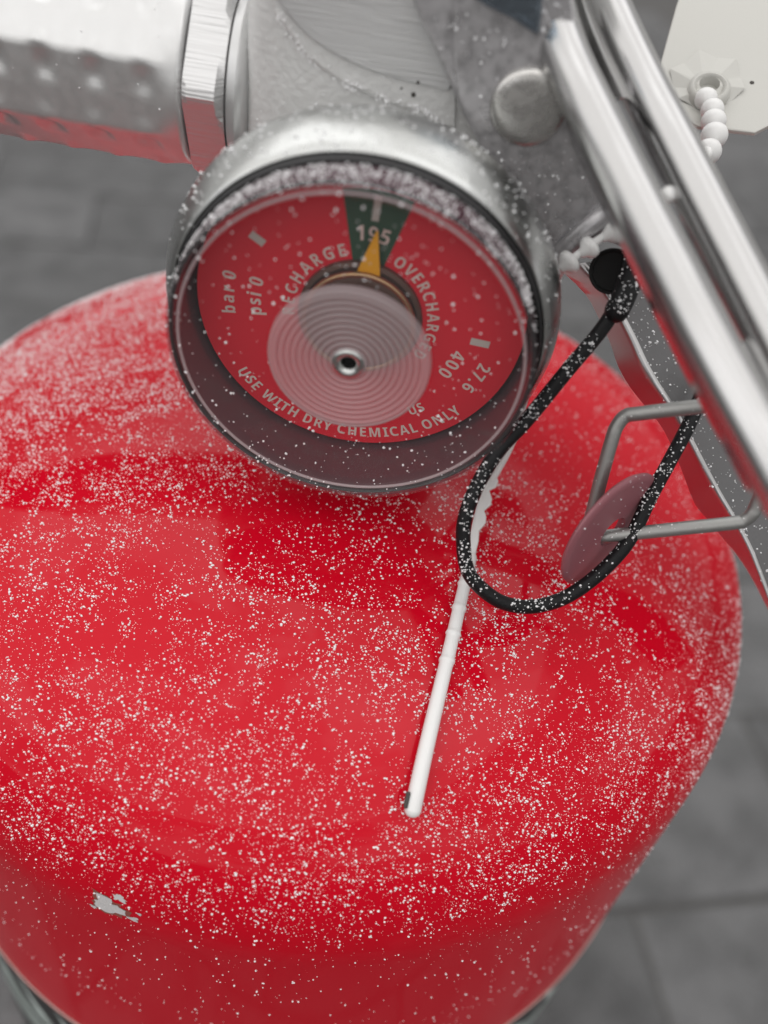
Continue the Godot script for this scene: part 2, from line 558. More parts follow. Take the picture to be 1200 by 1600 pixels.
# ------------------------------------------------------------------ hose coupling on the left
func build_coupling(root: Node3D) -> Array:
	var o := v(0, 71, 0)
	var ax := Vector3.LEFT
	obj("sealing_ring", lathe([Vector2(7, 11.6), Vector2(9.0, 12.2), Vector2(9.7, 12.7), Vector2(9.95, 13.3), Vector2(9.5, 14.2), Vector2(8.0, 14.9)], o, ax, 72), "zinc_plate", root)
	# hexagon nut with chamfered corners
	var s := Shape.new()
	var rows := []
	var nx0 := 14.5; var nx1 := 18.6
	for st in [[nx0, 8.0], [nx0 + 0.02, 9.3], [nx0 + 0.7, 11.3], [nx1 - 0.6, 11.3], [nx1 - 0.05, 10.2], [nx1, 8.0]]:
		var row := PackedVector3Array()
		for k in 72:
			var a := TAU * k / 72.0
			var seg := fposmod(a - deg_to_rad(7.0), PI / 3) - PI / 6
			var hexr := 10.7 * cos(PI / 6) / cos(seg)
			var r: float = min(st[1], hexr)
			row.append(v(-st[0], 71 + sin(a) * r, cos(a) * r))
		rows.append(row)
	s.grid(rows, true)
	obj("hexagon_nut", s, "machined_nut", root, 20.0)
	# swaged ferrule: eight flats with pressed dents, round where it meets the nut
	var f := Shape.new()
	rows = []
	for i in 191:
		var x := 18.7 + 52.0 * i / 190.0
		var row := PackedVector3Array()
		var round_part := smoothstep(22.6, 19.6, x)
		for k in 112:
			var a := TAU * k / 112.0
			var seg := fposmod(a - deg_to_rad(19.0), PI / 4) - PI / 8
			var r := 9.9 * cos(PI / 8) / cos(seg * 0.93)
			r = lerpf(r, 9.55, round_part)
			if x < 19.4: r -= 0.6 * pow((19.4 - x) / 0.7, 2.0)
			# dents beside each ridge
			var along := fposmod(x - 22.9 + 2.6, 5.2) - 2.6
			var no := floorf((x - 20.3) / 5.2) * 8.0 + floorf(fposmod(a - deg_to_rad(19.0), TAU) / (PI / 4))
			var odd := 0.55 + 0.75 * fposmod(sin(no * 12.9898) * 43758.5453, 1.0)
			var dent := smoothstep(1.7, 0.2, absf(along + 0.5 * sin(no * 3.1))) * smoothstep(0.2, 0.02, absf(seg - 0.2))
			var bump := exp(-along * along / 0.9 - (seg + 0.33) * (seg + 0.33) / 0.006)
			if x > 20.5: r += odd * (0.3 * bump - 0.45 * dent)
			row.append(v(-x, 71 + sin(a) * r, cos(a) * r))
		rows.append(row)
	f.grid(rows, true)
	f.fan(rows[0], true); f.fan(rows[-1])
	obj("crimped_ferrule", f, "zinc_plate", root, 60.0)
	# hose beyond it, leaving the picture
	obj("hose", rod(smooth_path([v(-69, 71, 0), v(-90, 70, -3), v(-112, 58, -10), v(-128, 30, -18), v(-132, -10, -24), v(-130, -90, -28), v(-124, -170, -26)]), 8.0, 24), "black_rubber", root, 60.0)
	return [f]


# ------------------------------------------------------------------ pressure gauge
var glyphs := {}
var font: SystemFont


func letter(c: String, cap: float) -> Array:
	var key := c
	if not glyphs.has(key):
		var t := TextMesh.new()
		t.font = font
		t.font_size = 48
		t.pixel_size = 0.01
		t.depth = 0.0
		t.curve_step = 1.0
		t.text = c
		t.horizontal_alignment = HORIZONTAL_ALIGNMENT_CENTER
		var h := 0.0
		glyphs[key] = [t, font.get_string_size(c, HORIZONTAL_ALIGNMENT_LEFT, -1, 48).x * 0.01]
	return glyphs[key]


# writing on the dial along a circle of radius r (mm) from clock angle c0 to c1 (degrees, centres of first and last letters)
func arc_text(text: String, r: float, c0: float, c1: float, cap: float, centre: Vector3, parent: Node, tops_in := false) -> void:
	var st := SurfaceTool.new()
	st.begin(Mesh.PRIMITIVE_TRIANGLES)
	var base: AABB = (letter("H", cap)[0] as TextMesh).get_aabb()
	var scale := cap / base.size.y
	var pos := [0.0]
	for k in range(1, text.length()): pos.append(pos[-1] + 0.5 * (letter(text[k - 1], cap)[1] + letter(text[k], cap)[1]))
	for k in text.length():
		if text[k] == " ": continue
		var share: float = pos[k] / pos[-1]
		var c := deg_to_rad(lerpf(c0, c1, share))
		var out := Vector3(sin(c), cos(c), 0)
		var up := -out if tops_in else out
		var b := Basis(up.cross(Vector3.BACK), up, Vector3.BACK).scaled(Vector3.ONE * 1.0)
		b = Basis(b.x * scale * MM * 0.92, b.y * scale * MM, b.z * scale * MM)
		var origin := centre + out * r * MM - up * (base.position.y + base.size.y / 2) * scale * MM
		st.append_from(letter(text[k], cap)[0], 0, Transform3D(b, origin))
	obj("lettering", st.commit(), "dial_print", parent)


func disc_sector(r0: float, r1: float, c0: float, c1: float, centre: Vector3, n := 24) -> Shape:
	var s := Shape.new()
	var rows := [PackedVector3Array(), PackedVector3Array()]
	for k in n + 1:
		var c := deg_to_rad(lerpf(c0, c1, float(k) / n))
		var d := Vector3(sin(c), cos(c), 0)
		rows[0].append(centre + d * r0 * MM); rows[1].append(centre + d * r1 * MM)
	s.grid(rows)
	return s


func build_gauge(root: Node3D) -> Array:
	var gx := 2.75; var gy := 57.2
	var o := v(gx, gy, 0)
	var bez := lathe([Vector2(6, 11.4), Vector2(13.2, 11.6), Vector2(14.0, 12.4), Vector2(14.6, 16.4), Vector2(17.6, 17.2), Vector2(19.3, 17.9), Vector2(20.0, 18.8), Vector2(20.2, 19.8), Vector2(20.15, 21.4), Vector2(19.7, 22.9), Vector2(19.2, 24.2), Vector2(18.8, 24.9), Vector2(18.5, 25.1), Vector2(18.3, 24.9), Vector2(18.2, 24.2), Vector2(18.2, 18.6), Vector2(13.5, 17.0), Vector2(6, 16.0)], o, Vector3.BACK, 128)
	var g := obj("pressure_gauge", bez, "bezel_metal", root, 50.0)
	# black packing between bezel and lens
	var ring := []
	for k in 13: ring.append(Vector2(18.02 + 0.34 * cos(TAU * k / 12.0), 25.2 + 0.75 * sin(TAU * k / 12.0)))
	obj("gasket", lathe(ring, o, Vector3.BACK, 96), "black_gasket", g, 60.0)
	obj("cup", lathe([Vector2(17.65, 28.8), Vector2(17.55, 25.6), Vector2(17.5, 23.0), Vector2(17.45, 19.4), Vector2(5, 19.0)], o, Vector3.BACK, 96), "smoky_cup", g, 38.0, false)
	# dial plate: red sheet with a hole for the coil, green window, marks and writing
	var dz := 21.5
	obj("dial", disc_sector(4.6, 16.9, 0, 360, v(gx, gy, dz), 96), "dial_red", g, 38.0, false)
	obj("green_zone", disc_sector(5.4, 13.6, -12.6, 16.2, v(gx, gy, dz + 0.03), 20), "dial_green", g, 38.0, false)
	var mk := [[1.9, 10.6, 13.2, 0.34], [-58.0, 11.9, 13.5, 0.42], [93.5, 11.6, 13.6, 0.42]]
	for q in mk:
		var c := deg_to_rad(q[0])
		var d := Vector3(sin(c), cos(c), 0); var t := Vector3(d.y, -d.x, 0)
		var s := Shape.new()
		var z := v(gx, gy, dz + 0.06)
		s.grid([PackedVector3Array([z + (d * q[1] - t * q[3]) * MM, z + (d * q[1] + t * q[3]) * MM]), PackedVector3Array([z + (d * q[2] - t * q[3]) * MM, z + (d * q[2] + t * q[3]) * MM])])
		obj("scale_mark", s, "dial_mark", g, 38.0, false)
	var tc := v(gx, gy, dz + 0.06)
	arc_text("195", 9.25, -5.2, 9.4, 1.55, tc, g)
	arc_text("RECHARGE", 7.45, -96.0, -19.5, 1.3, tc, g)
	arc_text("OVERCHARGED", 7.5, 25.7, 117.0, 1.25, tc, g)
	arc_text("bar 0", 13.75, -97.6, -80.7, 1.4, tc, g)
	arc_text("psi 0", 11.0, -97.9, -79.5, 1.45, tc, g)
	arc_text("400", 11.0, 104.5, 118.0, 1.5, tc, g)
	arc_text("27.6", 14.1, 105.5, 117.8, 1.4, tc, g)
	arc_text("USE WITH DRY CHEMICAL ONLY", 15.3, -128.6, -229.2, 1.35, tc, g, true)
	arc_text("US", 12.9, 147.5, 143.0, 1.2, tc, g, true)
	# bourdon coil housing and needle
	obj("coil_housing", lathe([Vector2(6.4, 21.55), Vector2(6.35, 22.0), Vector2(5.9, 22.15), Vector2(5.6, 21.9), Vector2(5.2, 22.9), Vector2(4.6, 23.1), Vector2(0, 23.1)], o, Vector3.BACK, 72), "dark_brass", g, 38.0, false)
	var cr := []
	for k in 9: cr.append(Vector2(5.55 + 0.3 * cos(TAU * k / 8.0), 22.9 + 0.3 * sin(TAU * k / 8.0)))
	obj("coil_ring", lathe(cr, o, Vector3.BACK, 72), "brass", g, 60.0)
	var nd := Shape.new()
	var tip := Vector3(sin(deg_to_rad(4.2)), cos(deg_to_rad(4.2)), 0); var sd := Vector3(tip.y, -tip.x, 0)
	var nz := v(gx, gy, 22.25)
	var nrows := []
	for off in [0.0, 0.22]:
		nrows.append(PackedVector3Array([nz + (tip * 4.6 - sd * 1.35 + Vector3.BACK * off) * MM, nz + (tip * 10.1 - sd * 0.08 + Vector3.BACK * off) * MM, nz + (tip * 10.1 + sd * 0.08 + Vector3.BACK * off) * MM, nz + (tip * 4.6 + sd * 1.35 + Vector3.BACK * off) * MM]))
	nd.grid(nrows, true); nd.fan(nrows[1]); nd.fan(nrows[0], true)
	obj("needle", nd, "needle_orange", g)
	# clear lens: the pane, its skirt back to the bezel, and the ringed boss moulded in its middle
	var wall_prof := [Vector2(17.70, 19.60), Vector2(17.72, 22.00), Vector2(17.75, 25.00), Vector2(17.87, 28.50), Vector2(17.82, 29.30)]
	var skirt := lathe(wall_prof, o, Vector3.BACK, 128)
	var lens_prof := [Vector2(17.82, 29.30), Vector2(17.67, 29.85), Vector2(17.27, 30.05), Vector2(16.92, 29.85), Vector2(16.72, 29.30), Vector2(16.32, 28.95), Vector2(15.55, 28.85), Vector2(11.15, 28.90), Vector2(8.35, 28.95), Vector2(8.10, 29.00)]
	var face := lathe(lens_prof, o, Vector3.BACK, 128)
	obj("lens", face, "clear_lens", g, 60.0, false)
	obj("lens_skirt", skirt, "clear_wall", g, 60.0, false)
	var rim := []
	for k in 13: rim.append(Vector2(16.74 + 0.16 * cos(TAU * k / 12.0), 29.15 + 0.16 * sin(TAU * k / 12.0)))
	obj("lens_ridge", lathe(rim, o, Vector3.BACK, 128), "frosted_boss", g, 60.0, false)
	var dark_edge := []
	for k in 11: dark_edge.append(Vector2(17.5 + 0.2 * cos(TAU * k / 10.0), 28.8 + 0.4 * sin(TAU * k / 10.0)))
	obj("lens_edge", lathe(dark_edge, o, Vector3.BACK, 128), "black_gasket", g, 60.0)
	var boss := [Vector2(8.00, 28.95), Vector2(7.95, 29.50), Vector2(7.80, 29.85), Vector2(7.60, 29.95)]
	var x := 7.45
	while x > 1.6:
		boss.append(Vector2(x, 29.9)); boss.append(Vector2(x - 0.24, 29.99)); boss.append(Vector2(x - 0.48, 29.9)); boss.append(Vector2(x - 0.56, 29.76))
		x -= 0.62
	boss.append(Vector2(1.20, 29.70))
	obj("lens_boss", lathe(boss, o, Vector3.BACK, 96), "frosted_boss", g, 25.0, false)
	obj("boss_eye", lathe([Vector2(1.75, 29.70), Vector2(1.50, 30.10), Vector2(1.15, 30.10), Vector2(0.80, 29.90), Vector2(0.62, 29.30)], o, Vector3.BACK, 48), "bezel_metal", g, 60.0, false)
	obj("boss_hole", lathe([Vector2(0.66, 29.6), Vector2(0.6, 29.0), Vector2(0.0, 28.9)], o, Vector3.BACK, 32), "dark_bore", g, 60.0, false)
	g.transform = GAUGE_TILT
	skirt.facing = -1.0; face.facing = -1.0
	var top := lathe([Vector2(17.8, 25.4), Vector2(17.88, 28.4), Vector2(17.83, 29.2), Vector2(17.68, 29.8)], o, Vector3.BACK, 128)
	top.facing = -1.0
	return [bez.moved(GAUGE_TILT), face.moved(GAUGE_TILT), skirt.moved(GAUGE_TILT), top.moved(GAUGE_TILT)]


# ------------------------------------------------------------------ handles
func build_handle(root: Node3D) -> Array:
	# cheek of the carrying handle beside the valve
	var cheek := plate([v(2.69, 86.49, 13.7), v(3.71, 84.15, 13.7), v(5.48, 81.7, 13.7), v(7.49, 78.85, 13.7), v(9.51, 75.72, 13.7), v(11.58, 73.29, 13.7), v(15.11, 69.17, 13.7), v(20.14, 63.14, 13.7), v(21.68, 61.59, 13.7), v(22.89, 61.66, 13.7), v(24, 63.85, 13.7), v(25.37, 66.09, 13.7), v(29.3, 65.17, 13.7), v(32.1, 66.74, 13.7), v(23.77, 76.88, 13.7), v(18.24, 83.78, 13.7), v(16.4, 88.52, 13.7)], Vector3.BACK, 1.2, 0.3)
	var h := obj("carrying_handle", cheek, "dull_steel", root)
	var lip := plate([v(6.86, 87.21, 14.2), v(7.1, 84.27, 14.2), v(7.85, 80.7, 14.2), v(8.84, 77.52, 14.2), v(10.08, 75.39, 14.2), v(12.88, 72.21, 14.2), v(15.83, 68.85, 14.2), v(20.31, 63.79, 14.2), v(23.32, 65.04, 14.2), v(25.38, 68.18, 14.2), v(28.45, 69.73, 14.2), v(21.32, 78.97, 14.2), v(16.54, 83.65, 14.2), v(13.18, 88.14, 14.2)], Vector3.BACK, 0.45, 0.16)
	obj("cheek_plate", lip, "dull_steel", h)
	obj("fold", rod(smooth_path([v(21.61, 63.4, 14.4), v(22.79, 65.69, 14.7), v(23.92, 67.52, 14.8), v(25.14, 68.93, 14.6), v(27.35, 70.24, 14)]), 1.05, 16), "dull_steel", h, 60.0)
	# rivet through the cheeks
	obj("rivet", lathe([Vector2(0, 0.72), Vector2(1.2, 0.71), Vector2(2.4, 0.66), Vector2(3.05, 0.58), Vector2(3.4, 0.38), Vector2(3.55, 0.0), Vector2(3.45, -0.6)], v(15.39, 77.58, 14.3), Vector3.BACK, 56), "rivet_steel", h, 60.0)
	# the grip: side flange, rolled bend and dusty top, sloping down over the shoulder
	var a := [v(22.87, 60.12, 9.42), v(26.36, 58.15, 10.55), v(28.45, 56.1, 11.77), v(30.24, 53.99, 12.77), v(31.75, 51.82, 13.97), v(33.67, 49.89, 14.8), v(36.1, 47.92, 15.26), v(38.9, 45.58, 15.93), v(41.99, 41.81, 17.38), v(44.77, 38.06, 18.67), v(47.07, 36.12, 18.97), v(49.37, 34.22, 19.37), v(52.15, 31.97, 19.81), v(54.96, 29.34, 20.74), v(58.4, 25.57, 22.33), v(63.11, 20.86, 23.96)]
	var b := [v(24.37, 62.65, 12.93), v(27.72, 60.46, 14.28), v(29.54, 58.77, 15.16), v(31.45, 56.77, 16.2), v(33.18, 54.76, 17.24), v(35.01, 52.96, 18.09), v(37.06, 51.21, 18.9), v(39.51, 48.8, 20.17), v(42.14, 45.98, 21.42), v(44.67, 43.38, 22.6), v(46.52, 41.6, 23.43), v(48.33, 39.8, 24.28), v(50.1, 37.87, 25.25), v(51.98, 35.46, 26.39), v(54.67, 32.04, 27.92), v(59.02, 27.97, 29.65)]
	var c := [v(31.6, 62.17, 6.83), v(34.35, 59.9, 8.25), v(36.51, 57.8, 9.52), v(38.79, 55.64, 10.7), v(41.09, 53.46, 11.91), v(43.35, 51.24, 13.14), v(45.84, 49.03, 14.37), v(48.89, 46.25, 15.99), v(52.11, 43.27, 17.39), v(55.33, 40.29, 18.92), v(57.46, 38.47, 19.79), v(59.18, 36.86, 20.46), v(60.91, 35.23, 21.15), v(62.89, 32.9, 22.21), v(65.62, 29.76, 23.49), v(69.52, 25.59, 25.31)]
	var grip := Shape.new()
	var rows := []
	for i in a.size():
		var row := PackedVector3Array()
		# round the bend between flange and top
		var fl: Vector3 = (a[i] - b[i]); var tp: Vector3 = (c[i] - b[i])
		var rb: float = min(0.9 * MM, fl.length() * 0.5)
		row.append(a[i])
		row.append(a[i] * 0.6 + b[i] * 0.4)
		for k in 8:
			var u := k / 7.0
			var p0: Vector3 = b[i] + fl.normalized() * rb; var p1: Vector3 = b[i] + tp.normalized() * rb
			row.append(p0.lerp(b[i], u).lerp(b[i].lerp(p1, u), u))
		row.append(b[i] + tp * 0.5)
		row.append(c[i])
		var inn := (fl.normalized() + tp.normalized()).normalized() * 1.3 * MM
		row.append(c[i] + inn * 1.2)
		row.append(b[i] + tp * 0.5 + inn)
		row.append(b[i] + inn * 1.3)
		row.append(a[i] + tp.normalized() * 1.2 * MM)
		rows.append(row)
	var fine_rows := []
	for i in rows.size() - 1:
		for k in 3:
			var row := PackedVector3Array()
			for j in rows[i].size():
				row.append(rows[i][j].cubic_interpolate(rows[i + 1][j], rows[max(i - 1, 0)][j], rows[min(i + 2, rows.size() - 1)][j], k / 3.0))
			fine_rows.append(row)
	fine_rows.append(rows[-1])
	# flange and bend first, then the flat top, which lies 0.05 mm proud of the bend's end
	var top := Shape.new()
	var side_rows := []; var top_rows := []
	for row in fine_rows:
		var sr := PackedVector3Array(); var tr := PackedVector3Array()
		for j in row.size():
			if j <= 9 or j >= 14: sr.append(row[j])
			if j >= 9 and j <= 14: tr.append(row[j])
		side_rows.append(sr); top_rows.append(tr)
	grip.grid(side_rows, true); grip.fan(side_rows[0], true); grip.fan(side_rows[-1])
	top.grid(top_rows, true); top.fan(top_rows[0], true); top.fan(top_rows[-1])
	obj("grip", grip, "grip_steel", h, 60.0)
	obj("grip_top", top, "grip_dark_reflection", h, 45.0)
	# slot where the cord comes out: shallow dish, inner shade painted black
	var eye := v(27.72, 62.85, 13.84)
	var to_eye := (v(20.85, 78.01, 45.32) - eye).normalized()
	obj("slot", lathe([Vector2(2.35, 0.0), Vector2(2.25, 0.08), Vector2(2.1, 0.0), Vector2(1.9, -0.5), Vector2(0, -0.6)], eye, to_eye, 40), "dark_bore", h, 38.0, false)
	return [cheek, lip, grip, top]


func build_lever(root: Node3D) -> Array:
	# squeeze lever: pressed steel with two rounded ribs, a groove between them and a turned-down flange
	var l := [v(14.4, 87.76, 6.31), v(15.9, 84.72, 10.49), v(17.72, 82.24, 14.15), v(19.97, 80.05, 18.22), v(22.6, 77.61, 22.52), v(25.42, 75.14, 27.54), v(28.12, 72.84, 32.39), v(30.64, 70.71, 37.09), v(33.16, 68.66, 41.44), v(35.66, 66.71, 45.56), v(38.09, 64.79, 49.38)]
	var r := [v(19.67, 87.98, 0.65), v(21.1, 85.09, 4.01), v(22.99, 82.88, 7.42), v(25.75, 80.12, 12.02), v(28.5, 77.68, 17.01), v(31.42, 75, 22.21), v(34.16, 72.5, 27.26), v(36.73, 70.16, 32.14), v(39.12, 68, 36.87), v(41.35, 66, 41.45), v(43.65, 63.88, 45.46)]
	var left := rod(smooth_path(l, 5), 2.2, 28, null, 0.98)
	var lev := obj("squeeze_lever", left, "polished_steel", root, 60.0)
	var right := rod(smooth_path(r, 5), 2.25, 28, null, 0.98)
	obj("lever_rib", right, "polished_steel", lev, 60.0)
	var back := (v(24.85, 60.6, 6.92) - v(18.31, 78.46, 44.9)).normalized()
	var web := Shape.new()
	var wr := []
	for i in 4:
		var lift: Vector3 = back * 1.5 * MM
		wr.append(PackedVector3Array([l[i] + lift, l[i].lerp(r[i], 0.5) + lift * 1.4, r[i] + lift, r[i] + lift * 2.0, l[i].lerp(r[i], 0.5) + lift * 2.3, l[i] + lift * 2.0]))
	web.grid(wr, true); web.fan(wr[0], true); web.fan(wr[-1])
	obj("lever_web", web, "polished_steel", lev)
	var bridge := Shape.new()
	var br := []
	for i in range(8, l.size()):
		var lift: Vector3 = back * 0.9 * MM
		br.append(PackedVector3Array([l[i] + lift, l[i].lerp(r[i - 1], 0.5) + lift * 1.3, r[i - 1] + lift, r[i - 1] + lift * 2.4, l[i].lerp(r[i - 1], 0.5) + lift * 2.7, l[i] + lift * 2.4]))
	bridge.grid(br, true); bridge.fan(br[0], true); bridge.fan(br[-1])
	obj("lever_web", bridge, "polished_steel", lev)
	# flange turned down along the near rib
	var fr := []
	for i in l.size():
		var d: Vector3 = (l[min(i + 1, l.size() - 1)] - l[max(i - 1, 0)]).normalized()
		var out := d.cross(back).normalized()
		if out.x > 0.0: out = -out
		var p: Vector3 = l[i] + out * 1.5 * MM + back * 0.6 * MM
		var q: Vector3 = l[i] + out * 2.3 * MM + back * 7.0 * MM
		fr.append(PackedVector3Array([p, q, q - out * 1.2 * MM, p - out * 1.2 * MM]))
	var fl := Shape.new()
	fl.grid(fr, true); fl.fan(fr[0], true); fl.fan(fr[-1])
	obj("lever_flange", fl, "polished_steel", lev)
	# tail of the lever that bears on the valve stem
	var tail := plate([v(7.64, 88, 15.2), v(8.57, 86.02, 15.2), v(10.02, 85.45, 15.2), v(12.27, 84.89, 15.2), v(13.88, 84.22, 15.2), v(14.85, 83.96, 15.2), v(14.65, 86.14, 15.2), v(14.07, 88.95, 15.2)], v(0, 0.25, 1), 2.2, 0.5)
	obj("lever_tail", tail, "steel_blue_reflection", lev)
	return [left, right, tail]


# ------------------------------------------------------------------ loose things
func build_seal() -> Shape:
	var t := thing("tamper_seal", "white plastic tie with a beaded strap and a long tail lying on the red dome", "seal")
	# tail: flat toothed strap that becomes a ringed rod
	var path := smooth_path([v(19.31, 32.24, 28.28), v(18.72, 31.14, 33.25), v(18.13, 29.68, 38.69), v(17.52, 27.86, 43.93), v(16.94, 25.4, 49.2), v(16.58, 22.98, 53.21), v(16.47, 21.59, 54.9)], 24)
	var tail := rod(path, 0.82, 18, func(u: float, _a: float):
		var k := lerpf(0.82, 1.06, u)
		for ring in [0.125, 0.235, 0.345, 0.455]:
			k += 0.2 * exp(-pow((u - ring) / 0.007, 2.0))
		return k)
	obj("tail", tail, "white_plastic", t, 60.0)
	# flat toothed strap above it
	var strap := plate([v(20.84, 36.63, 17.27), v(21.51, 36.18, 18.5), v(21.3, 35.78, 19.28), v(20.58, 35.53, 19.78), v(20.99, 35.17, 20.79), v(20.93, 34.8, 21.55), v(20.25, 34.46, 22.27), v(20.56, 34.21, 23.05), v(20.57, 33.86, 23.79), v(19.94, 33.38, 24.77), v(20, 32.91, 26.02), v(19.84, 32.43, 27.29), v(19.82, 31.71, 28.9), v(19.61, 31.14, 30.26), v(18.86, 31.15, 30.24), v(18.69, 31.95, 28.14), v(18.82, 33, 25.53), v(19.2, 34.59, 21.75), v(20, 36.2, 18.07)], (v(14.98, 64.65, 57.69) - v(19.84, 34.2, 24.56)), 1.0, 0.25)
	obj("toothed_strap", strap, "white_plastic", t, 30.0)
	var smear := v(15.71, 23.13, 54.03)
	obj("grime_spot", rod(PackedVector3Array([smear, smear + (path[-1] - path[-12]).normalized() * 1.3 * MM]), 0.24, 8), "grime", t, 60.0)
	# strap that joins the tail to the beads, behind the gauge
	obj("strap", rod(smooth_path([v(20.7, 35.87, 18.11), v(22.42, 39.3, 14.39), v(22.83, 45.03, 11.81), v(23.09, 49.12, 10.74), v(22.85, 56.1, 11.09), v(22.43, 61.36, 13.72), v(22.64, 63.48, 15.17)]), 0.5, 10), "white_plastic", t, 60.0)
	# beads: cones on a thin cord, from the strap up to the tag
	var line := smooth_path([v(22.04, 63.97, 17.17), v(23.78, 65.85, 16.52), v(25.74, 67.37, 15.38), v(28.9, 68.8, 12.69), v(31.64, 68.85, 7.47), v(34.59, 70.06, 3.62), v(36.52, 71.35, 1.06), v(37.39, 72.53, -2.35), v(37.83, 72.96, -6.15), v(38.02, 73.37, -9.26), v(37.78, 73.55, -12.56)], 8)
	obj("bead_cord", rod(line, 0.42, 10), "white_plastic", t, 60.0)
	for q in [[v(22.49, 64.31, 16.85), v(21.73, 63.64, 17.47), 1.25], [v(24.13, 65.99, 16.39), v(23.31, 65.36, 16.97), 1.15], [v(26.03, 67.5, 15.26), v(25.19, 66.92, 15.79), 1.2], [v(28.51, 74.56, 21.94), v(28.22, 73.72, 21.35), 0.75]]:
		var ax: Vector3 = q[0] - q[1]
		obj("bead", lathe([Vector2(0, -1.0), Vector2(0.45, -0.9), Vector2(0.6, -0.5), Vector2(q[2] * 0.85, -0.2), Vector2(q[2], 0.15), Vector2(q[2] * 0.95, 0.6), Vector2(q[2] * 0.6, 0.85), Vector2(0, 0.9)], q[0], ax, 24), "white_plastic", t, 60.0)
	for q in [[v(37.49, 73.65, -11.43), 1.25], [v(37.99, 73.32, -8.94), 1.25], [v(37.83, 72.96, -6.15), 1.32], [v(37.29, 72.81, -1.92), 1.38], [v(36.55, 71.94, 0.79), 1.32]]:
		var s := Shape.new()
		s = lathe([Vector2(0, -0.95), Vector2(0.6, -0.8), Vector2(1.0, -0.35), Vector2(1.06, 0.0), Vector2(0.96, 0.4), Vector2(0.55, 0.8), Vector2(0, 0.95)].map(func(w): return w * q[1]), q[0], v(36.55, 71.94, 0.79) - v(37.41, 73.94, -6.79), 24)
		obj("bead", s, "white_plastic", t, 60.0)
	obj("strap_end", rod(PackedVector3Array([v(36.1, 72.18, 1.79), v(35.74, 72.02, 3.17)]), 0.62, 12), "white_plastic", t, 60.0)
	return tail


func build_tag() -> void:
	var n := Vector3(-0.15, 0.865, 0.478)      # the tag leans back
	var t := plate([v(34.09, 82.28, -29.91), v(33.85, 80.19, -26.21), v(33.67, 79.76, -25.47), v(32.22, 74.72, -16.82), v(32.75, 72.27, -12.22), v(37.02, 71.31, -9.06), v(40.03, 71.58, -8.67), v(43.42, 71.92, -8.24), v(45.07, 72.74, -9.19), v(51.05, 73.96, -9.53), v(51.69, 85, -29.3)], n, 0.7, 0.2)
	var o := obj("inspection_tag", t, "tag_plastic", self)
	tag(o, "off-white plastic tag with cut corners hanging behind the lever", "tag")
	# the pinched star where the strap goes through, and its collar
	var c := v(37.94, 73.81, -13.21)
	var nn := n.normalized()
	var f := frame(nn)
	var s := Shape.new()
	var ring0 := PackedVector3Array(); var ring1 := PackedVector3Array()
	for k in 12:
		var a := TAU * k / 12.0
		var far := 5.0 if k % 2 == 0 else 4.4
		var d: Vector3 = f[0] * cos(a) + f[1] * sin(a)
		d = (d + (v(37.24, 76.78, -18.96) - c).normalized() * 0.45)
		ring0.append(c + d * far * 0.9 * MM - nn * (-0.3 if k % 2 == 0 else 0.1) * MM)
		ring1.append(c + d * 1.2 * MM + nn * 1.0 * MM)
	s.grid([ring0, ring1], true)
	obj("pinched_star", s, "tag_plastic", o, 15.0, false)
	obj("eyelet", lathe([Vector2(1.3, -0.5), Vector2(1.5, 0.9), Vector2(1.9, 1.2), Vector2(2.35, 1.0), Vector2(2.5, 0.3), Vector2(2.5, -0.8)], c, nn, 36), "tag_plastic", o, 60.0, false)
	obj("fleck", lathe([Vector2(0, 0.1), Vector2(0.22, 0.06), Vector2(0.28, 0.0)], v(42.86, 75.38, -14.66), nn, 9), "grime", o, 38.0, false)


func build_cord() -> Array:
	var t := thing("cord_loop", "black rubber cord looping down from the handle over the red dome", "cord")
	var pts := [v(28.78, 62.04, 17.17), v(27.49, 59.19, 19.14), v(24.45, 55.34, 22.7), v(21.45, 51.61, 26.42), v(19.04, 48.75, 28.8), v(17.55, 45.59, 31.05), v(16.92, 42.58, 32.88), v(17.27, 39.98, 34.2), v(18.29, 37.42, 35.48), v(20.24, 35.68, 36.13), v(22.79, 34.48, 36.43), v(25.79, 34.17, 36.04), v(28.83, 34.96, 35.03), v(31.4, 36.57, 33.54), v(33.72, 38.9, 31.65), v(35.2, 41.18, 29.82), v(36.46, 44.65, 26.88), v(37.75, 47.69, 24.33), v(39.12, 50.77, 21.48), v(40.18, 53.27, 18.48), v(41.09, 54.46, 16.02)]
	var s := rod(smooth_path(pts, 6), 0.78, 16)
	obj("cord", s, "black_rubber", t, 60.0)
	var sl := rod(smooth_path([v(29.68, 64.71, 13.35), v(29.31, 63.72, 15.76), v(28.86, 62.3, 17.61), v(28.4, 60.94, 18.61)]), 1.25, 18)
	obj("sleeve", sl, "black_rubber", t, 60.0)
	return [s, sl]


